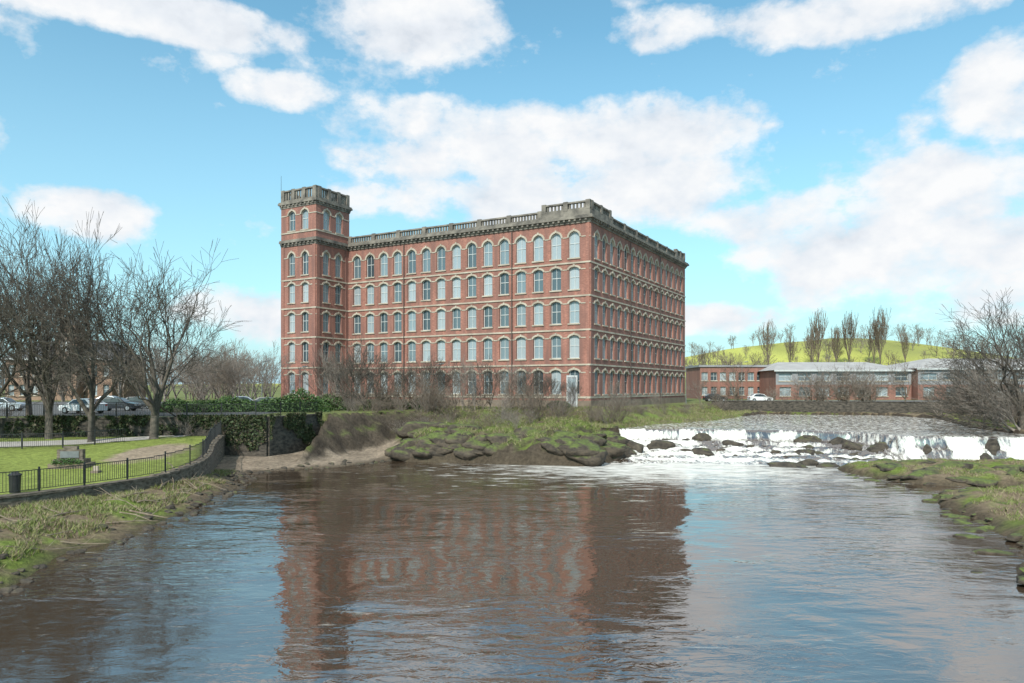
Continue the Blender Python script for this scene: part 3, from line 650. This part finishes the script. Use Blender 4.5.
for l in ((14.8,72.5,.7,1.5,1.0,.75),(22.0,73.0,.8,1.6,.9,.7),(23.0,60.6,0.0,2.2,.9,.4),(26.2,60.8,0,1.5,.9,.4),(24.6,61.8,.1,1.1,.7,.5),(32.0,70.5,.9,2.0,2.4,1.1),(29.5,73.0,1.2,2.2,.8,.75),(33.5,67.5,.7,1.4,1.8,1.0),(41.4,63.4,1.0,.7,.9,1.25),(40.2,62.3,.5,.8,.6,.6),(19.6,75.6,1.3,1.6,.7,.7),(18,69,.5,1.3,.9,.4),(27,68,.4,1.6,1,.45),(11.8,71,.8,1.2,1.4,.9),(36,61.5,.1,1.3,.7,.4),(36.3,64.0,.9,.5,.5,.8),(44.5,62.2,.5,.9,.6,.5)):
    rocks('river_rock',[l],int(l[0]*7))
L_=[]; rg=random.Random(21)
for k_,(tt_,zz_) in enumerate(((.9,.95),(2.9,.62),(5.1,.35),(7.9,.1))):
    for i in range(7):
        x=rg.uniform(16,32); yv=np.interp(x,[8,12,20,30,33],[77,77,76,73.5,71.5])-tt_-rg.uniform(0,.5); L_.append((x,yv,zz_+.05,rg.uniform(.5,1.3),rg.uniform(.3,.5),rg.uniform(.22,.38)))
rocks('weir_stone_ledges',L_,9)
rg=random.Random(8); L_=[]
Wp=W1[2:12]
for i in range(190):
    j=rg.randrange(len(Wp)-1); t_=rg.random(); x=Wp[j][0]*(1-t_)+Wp[j+1][0]*t_+rg.gauss(0,.5); y=Wp[j][1]*(1-t_)+Wp[j+1][1]*t_+rg.gauss(0,.6); s=rg.uniform(.06,.3)
    L_.append((x,y,max(0,gz(x,y)),s*1.3,s,s*.6))
rocks('riverbank_rocks',L_,3)
L_=[]
for i in range(75):
    x=rg.uniform(-10,10.6); yy=np.interp(x,[-12,-8,0,6,9,10.8],[67,64.6,62.7,61.3,65,72]); y=yy+rg.uniform(.2,1.8)+rg.random()**2*5; s=rg.uniform(.25,1.3)
    L_.append((x,y,max(-.1,gz(x,y)-.38*s),s*2.2,s*1.5,s*.9))
rocks('rocky_outcrop',L_,6,'mrock')
L_=[]
Wp=W1[22:35]
for i in range(120):
    j=rg.randrange(len(Wp)-1); t_=rg.random(); x=Wp[j][0]*(1-t_)+Wp[j+1][0]*t_+rg.gauss(0,.7); y=Wp[j][1]*(1-t_)+Wp[j+1][1]*t_+rg.gauss(0,.7); s=rg.uniform(.08,.5)
    L_.append((x,y,max(-.08,gz(x,y)-.1),s*2.0,s*1.2,s*.45))
for i in range(34):
    x=rg.uniform(26,44);y=rg.uniform(49,60); s=rg.uniform(.4,1.1); L_.append((x,y,gz(x,y)-.2*s,s*2.4,s*1.5,s*.5))
rocks('mossy_bank_rocks',L_,4,'mrock')
dw=MB(); rg=random.Random(4)
for i in range(34):
    y=rg.uniform(24,47); x=np.interp(y,[24,47],[-17.6,-18.6])-rg.uniform(0,2.5); l=rg.uniform(.8,3.0); a=rg.uniform(-.3,3.2); z=gz(x,y)+.08
    x2,y2=x+l*math.cos(a),y+l*math.sin(a); r_0=rg.uniform(.02,.05); mx_,my_=(x+x2)/2+rg.uniform(-.15,.15),(y+y2)/2+rg.uniform(-.15,.15)
    mz=max(gz(mx_,my_),0)+.18; dw.cyl((x,y,z),(mx_,my_,mz),r_0,r_0*.8,'wood',6); dw.cyl((mx_,my_,mz),(x2,y2,max(gz(x2,y2),0)+.2),r_0*.8,r_0*.3,'wood',6)
    dw.cyl((mx_,my_,mz),(mx_+l*.3*math.cos(a+.7),my_+l*.3*math.sin(a+.7),mz+.35),r_0*.5,.006,'wood',5)
dw.obj('driftwood_branches')
# ---------------------------------------------------------------- cars
def car(name,x,y,z,rz,paint,van=False):
    e=empty(name,(x,y,z)); e.rotation_euler=(0,0,rz); fr=Fr((0,0),(1,0),(0,1)); b=MB()
    if van: prof=[(-2.4,.35),(2.3,.35),(2.4,.9),(1.9,1.15),(1.35,1.95),(.9,2.1),(-2.35,2.1),(-2.45,1.0)]; glass=[(1.0,1.2),(1.75,1.2),(1.28,1.85),(1.0,1.85)]
    else: prof=[(-2.05,.3),(2.0,.3),(2.12,.6),(1.95,.82),(1.0,.96),(.45,1.38),(-.2,1.48),(-1.1,1.44),(-1.75,1.05),(-2.1,.95)]; glass=[(-1.45,1.0),(.85,.98),(.35,1.34),(-.2,1.42),(-1.0,1.38)]
    n=len(prof); wz=lambda z_: .88 if z_<1.0 else .88-(z_-1.0)*.3
    Lp=[(a,-wz(c),c) for a,c in prof]; Rp=[(a,wz(c),c) for a,c in prof]
    b.poly(Lp,paint); b.poly(list(reversed(Rp)),paint)
    for i in range(n): j=(i+1)%n; b.poly([Lp[i],Rp[i],Rp[j],Lp[j]],paint)
    b.obj('body',e); g=MB()
    for s in (-1,1): g.poly([(a,s*(wz(c)+.012),c) for a,c in glass],'carglass')
    fw=[(1.9,1.17),(1.38,1.9)] if van else [(.97,.99),(.47,1.36)]
    nx_=.02; g.poly([(fw[0][0]+nx_,-.75,fw[0][1]+nx_),(fw[0][0]+nx_,.75,fw[0][1]+nx_),(fw[1][0]+nx_,.68,fw[1][1]+nx_),(fw[1][0]+nx_,-.68,fw[1][1]+nx_)],'carglass')
    if not van: g.poly([(-1.15-.02,-.66,1.41+.02),(-1.15-.02,.66,1.41+.02),(-1.72-.02,.72,1.07+.02),(-1.72-.02,-.72,1.07+.02)],'carglass')
    g.obj('windows',e); w=MB()
    for a in (-1.3,1.3):
        for s in (-1,1):
            w.cyl((a,s*.7,.33),(a,s*.9,.33),.33,.33,'tyre',16); w.cyl((a,s*.9,.33),(a,s*.91,.33),.2,.2,'silver',12)
    w.obj('wheels',e); l=MB()
    for s in (-1,1): l.box(fr,2.02,2.13,s*.62-.16,s*.62+.16,.62,.76,'white'); l.box(fr,-2.14 if not van else -2.46,-2.0,s*.68-.1,s*.68+.1,.75,.92,'redlens')
    l.obj('lights',e)
car('parked_car',px(83,72),72,4.0,2.9,'white'); car('parked_car',px(3,80),80,4.0,.15,'silver'); car('parked_car',px(118,80),80,4.0,0.1,'darkcar')
car('parked_car',px(140,88),88,4.0,0.1,'darkcar'); car('parked_car',px(270,84),84,4,.1,'darkcar'); car('parked_car',px(245,92),92,4,.3,'silver')
car('parked_car',px(760,133),133,4,0,'white'); car('parked_car',px(715,136),136,4,0,'darkcar'); car('white_van',px(997,118),118,4,3.14,'white',True)
car('parked_car',px(112,96),96,4.0,0.1,'silver')
# ---------------------------------------------------------------- lamps, bin, memorial
def lamp(x,y,z,h):
    b=MB(); b.cyl((x,y,z),(x,y,z+1.0),.09,.08,'lamp'); b.cyl((x,y,z+1.0),(x,y,z+h),.055,.04,'lamp'); b.cyl((x,y,z+h),(x+.5,y-.2,z+h+.12),.03,.03,'lamp',6)
    b.cyl((x+.4,y-.16,z+h+.08),(x+1.0,y-.4,z+h+.14),.1,.07,'lamp',8); b.obj('street_lamp')
for p,d,h in ((436,86,5.2),(262,84,5.5),(686,118,6),(742,130,7),(300,90,5),(120,86,6)): lamp(px(p,d),d,4,h)
b=MB(); bx,by=px(15,36.5),36.5; bz=lz(bx,by)
b.cyl((bx,by,bz),(bx,by,bz+.85),.24,.27,'black',14); b.cyl((bx,by,bz+.85),(bx,by,bz+.91),.31,.31,'black',14); b.cyl((bx,by,bz+.91),(bx,by,bz+1.05),.29,.1,'black',14); b.obj('litter_bin')
e=empty('stone_memorial'); b=MB(); fx=Fr((px(72,46),46),(1,.12),(.12,-1)); z=lz(0,46)
b.box(fx,-1.1,1.1,-.7,.7,z-.1,z+.25,'plinth'); b.box(fx,-.9,.9,-.5,.5,z+.25,z+.5,'stone2')
b.box(fx,-.75,.75,-.1,.3,z+.5,z+1.1,'stone2'); b.box(fx,-.4,.4,-.05,.25,z+1.1,z+1.3,'stone2'); b.box(fx,-.55,.55,.3,.34,z+.6,z+1.0,'lamp'); b.obj('base',e)
V,Qd=leafblob(55,1200,1.1,.6,.35,.06); o=mesh_np('planting',V,Qd,[M['leaf']],e); o.location=(px(72,46),45.5,z+.25)
b=MB(); f2=Fr((px(96,44),44),(1,0),(0,1)); z=lz(0,44); b.box(f2,-.24,.24,-.2,.2,z-.02,z+.12,'plinth'); b.box(f2,-.17,.17,-.05,.05,z+.12,z+.4,'trim'); b.obj('information_plaque')
# ---------------------------------------------------------------- other buildings
def block(name,x0,x1,y0,dep,z0,z1,wk,nb,rows,roofz=None,yaw=0,rk='roof',topk=None):
    e=empty(name); wa,tr,wi,ro=MB(),MB(),MB(),MB()
    c,s=math.cos(yaw),math.sin(yaw); u=(c,s); n=(s,-c); fr=Fr((x0,y0),u,n); L=(x1-x0)/c
    pitch=L/nb
    for ri,(a,b_,wz0,wz1,w) in enumerate(rows):
        for i in range(nb):
            opening(wa,tr,wi,fr,i*pitch,(i+1)*pitch,a,b_,w*pitch,wz0,wz1,.06,4,False,(topk if (topk and ri>0) else wk))
    top=rows[-1][1]
    if top<z1: wa.poly([fr.p(0,0,top),fr.p(L,0,top),fr.p(L,0,z1),fr.p(0,0,z1)],topk or wk)
    for a,b_ in (((0,0),(0,-dep)),((0,-dep),(L,-dep)),((L,-dep),(L,0))):
        wa.poly([fr.p(*a,z0),fr.p(*b_,z0),fr.p(*b_,z1),fr.p(*a,z1)],wk)
    if roofz:
        q=.5
        ro.poly([fr.p(-q,q,z1),fr.p(L+q,q,z1),fr.p(L*.85,-dep/2,roofz),fr.p(L*.15,-dep/2,roofz)],rk)
        ro.poly([fr.p(-q,-dep-q,z1),fr.p(L+q,-dep-q,z1),fr.p(L*.85,-dep/2,roofz),fr.p(L*.15,-dep/2,roofz)],rk)
        ro.poly([fr.p(-q,q,z1),fr.p(-q,-dep-q,z1),fr.p(L*.15,-dep/2,roofz)],rk); ro.poly([fr.p(L+q,q,z1),fr.p(L+q,-dep-q,z1),fr.p(L*.85,-dep/2,roofz)],rk)
        ro.box(fr,-q,L+q,q,q+.1,z1-.3,z1+.05,'frame')
    else:
        ro.box(fr,-.3,L+.3,-dep-.3,.3,z1,z1+.45,rk)
    wa.obj('walls',e); 
    if tr.v: tr.obj('sills',e)
    wi.obj('windows',e); ro.obj('roof',e); return e,fr,L
block('red_brick_office_building',43,62,168,14,3.9,11.3,'brick2',9,[(3.9,7.6,4.9,6.8,.6),(7.6,10.8,8.2,10.1,.7)],None,0,'cladding')
block('grey_industrial_building',56,84,156,25,3.9,10.3,'brick2',7,[(3.9,7.2,4.8,6.7,.6),(7.2,10.0,8.0,9.6,.7)],12.4,-.05,'lroof','cladding')
block('grey_industrial_building',84.5,150,153,28,3.9,10.6,'brick2',14,[(3.9,7.2,4.8,6.7,.5),(7.2,10.2,8.2,9.6,.75)],13.2,0,'lroof','cladding')
e,fr,L=block('sandstone_clock_tower_building',px(5,150),px(112,150),150,14,3.9,12.5,'brown',9,[(3.9,8.0,5,7.2,.5),(8.0,12.0,8.9,11.2,.5)],16.5)
b=MB(); tx=px(70,149); ft=Fr((tx,147.5),(1,0),(0,-1))
b.box(ft,-2.2,2.2,-4.4,0,3.9,17.0,'brown'); b.box(ft,-2.5,2.5,-4.7,.3,17.0,17.5,'trim')
b.box(ft,-1.7,1.7,-3.9,-.5,17.5,19.2,'brown'); b.cyl((tx,149.7,19.2),(tx,149.7,20.2),2.0,1.3,'roof',12); b.cyl((tx,149.7,20.2),(tx,149.7,20.9),1.3,.3,'roof',12); b.cyl((tx,149.7,20.9),(tx,149.7,22.2),.1,.03,'black',6)
b.cyl((tx,147.5,15),(tx,147.38,15),1.1,1.1,'white',20); b.cyl((tx,147.37,15),(tx,147.35,15),.08,.08,'black',6)
b.box(ft,-.05,.05,.13,.16,15,15.9,'black'); b.box(ft,0,.6,.13,.16,14.95,15.05,'black')
b.obj('clock_tower',e)
# ---------------------------------------------------------------- world
w=bpy.data.worlds.new('World'); SC.world=w; w.use_nodes=True; nt=w.node_tree
SUN_EL=40.0; SUNV=Vector((-0.33,-1,0)).normalized()
bg=nt.nodes['Background']; sky=N(nt,'ShaderNodeTexSky',sky_type='NISHITA'); sky.sun_disc=False
sky.sun_elevation=R(SUN_EL); sky.sun_rotation=math.atan2(SUNV.x,SUNV.y); sky.air_density=1.0; sky.dust_density=1.0
tc=N(nt,'ShaderNodeTexCoord'); dirv=tc.outputs['Generated']
sx=N(nt,'ShaderNodeSeparateXYZ'); nt.links.new(dirv,sx.inputs[0])
mm=lambda *a,**k: mth(nt,*a,**k)
az=mm('ARCTAN2',sx.outputs[0],sx.outputs[1]); el=mm('ARCSINE',sx.outputs[2])
cb=N(nt,'ShaderNodeCombineXYZ'); nt.links.new(az,cb.inputs[0]); nt.links.new(el,cb.inputs[1])
def ae(p,q):
    a=math.atan((p-512)/F); return a,math.atan((HZ-q)/F*math.cos(a))
BL=[(540,150,180,40,1),(420,125,95,24,.85),(630,135,115,34,.95),(590,190,185,36,.95),(400,205,70,20,.6),
(900,250,190,50,1),(970,195,110,38,.95),(770,220,80,28,.85),(1000,290,150,30,.8),(880,6,190,22,.95),(720,24,120,18,.85),(1010,90,60,42,.9),
(130,8,180,18,.9),(400,18,95,30,.9),(285,92,52,16,.8),(85,215,58,26,1),(250,312,80,26,.85),(725,318,60,16,.9),(-90,120,90,40,.9),(1180,180,140,80,.9),
(60,-260,330,90,.95),(460,-330,360,110,.9),(860,-300,330,110,.95),(500,-1400,2500,350,.9)]
acc=None
for (p,q,rx,ry,wt) in BL:
    a,e_=ae(p,q); ra=rx/F*math.cos(a)**2*1.3; re=ry/F*1.3
    s_=N(nt,'ShaderNodeVectorMath',operation='MULTIPLY_ADD'); nt.links.new(cb.outputs[0],s_.inputs[0]); s_.inputs[1].default_value=(1/ra,1/re,0); s_.inputs[2].default_value=(-a/ra,-e_/re,0)
    d_=N(nt,'ShaderNodeVectorMath',operation='DOT_PRODUCT'); nt.links.new(s_.outputs[0],d_.inputs[0]); nt.links.new(s_.outputs[0],d_.inputs[1])
    g=mm('MULTIPLY_ADD',d_.outputs['Value'],-wt,wt)
    acc=mm('MAXIMUM',g,0.0) if acc is None else mm('MAXIMUM',acc,g)
mp=N(nt,'ShaderNodeMapping'); mp.inputs['Scale'].default_value=(1,1,1.5); nt.links.new(dirv,mp.inputs[0])
nA=noise(nt,7.5,9,mp.outputs[0],.6,0)
mp2=N(nt,'ShaderNodeMapping'); mp2.inputs['Scale'].default_value=(1,1,1.5); mp2.inputs['Location'].default_value=(0.006,0.0,-.03); nt.links.new(dirv,mp2.inputs[0])
nB=noise(nt,7.5,4,mp2.outputs[0],.55,0)
dens=mm('ADD',mm('MULTIPLY',acc,.46),mm('MULTIPLY_ADD',nA.outputs[0],1.35,-.175))
mask=ramp(nt,[(.60,(0,)),(.68,(.35,)),(.76,(.82,)),(.88,(1,))],dens).outputs[0]
shade=mm('ADD',mm('MULTIPLY',mm('SUBTRACT',nB.outputs[0],nA.outputs[0]),-1.8),.62)
crm=ramp(nt,[(.2,(6.8,7.3,8.0)),(.5,(8.3,8.75,9.3)),(.8,(9.7,9.8,9.9))],shade)
skyc=mixc(nt,'MULTIPLY',1.0,sky.outputs[0],(1.5,2.25,2.05))
hz=ramp(nt,[(0.0,(.85,)),(.12,(.45,)),(.45,(0,))],el).outputs[0]
skyc=mixc(nt,'MIX',hz,skyc,(5.0,7.4,9.0))
fin=mixc(nt,'MIX',mask,skyc,crm.outputs[0])
nt.links.new(fin,bg.inputs[0]); bg.inputs[1].default_value=.1
w.cycles.sampling_method='MANUAL'; w.cycles.sample_map_resolution=512
sd=bpy.data.lights.new('sun','SUN'); sd.energy=4.4; sd.angle=R(.6); sd.color=(1,.955,.88)
so=link(bpy.data.objects.new('sun',sd)); v=Vector((SUNV.x*math.cos(R(SUN_EL)),SUNV.y*math.cos(R(SUN_EL)),math.sin(R(SUN_EL))))
so.rotation_euler=v.to_track_quat('Z','Y').to_euler(); so.location=(0,-20,60)
cd=bpy.data.cameras.new('camera'); cd.sensor_width=36; cd.lens=F/1024*36; cd.shift_y=(HZ-341.5)/1024; cd.clip_end=6000
co=link(bpy.data.objects.new('camera',cd)); co.location=(0,0,H); co.rotation_euler=(R(90),0,0); SC.camera=co
SC.view_settings.view_transform='Standard'; SC.view_settings.look='None'; SC.view_settings.exposure=0
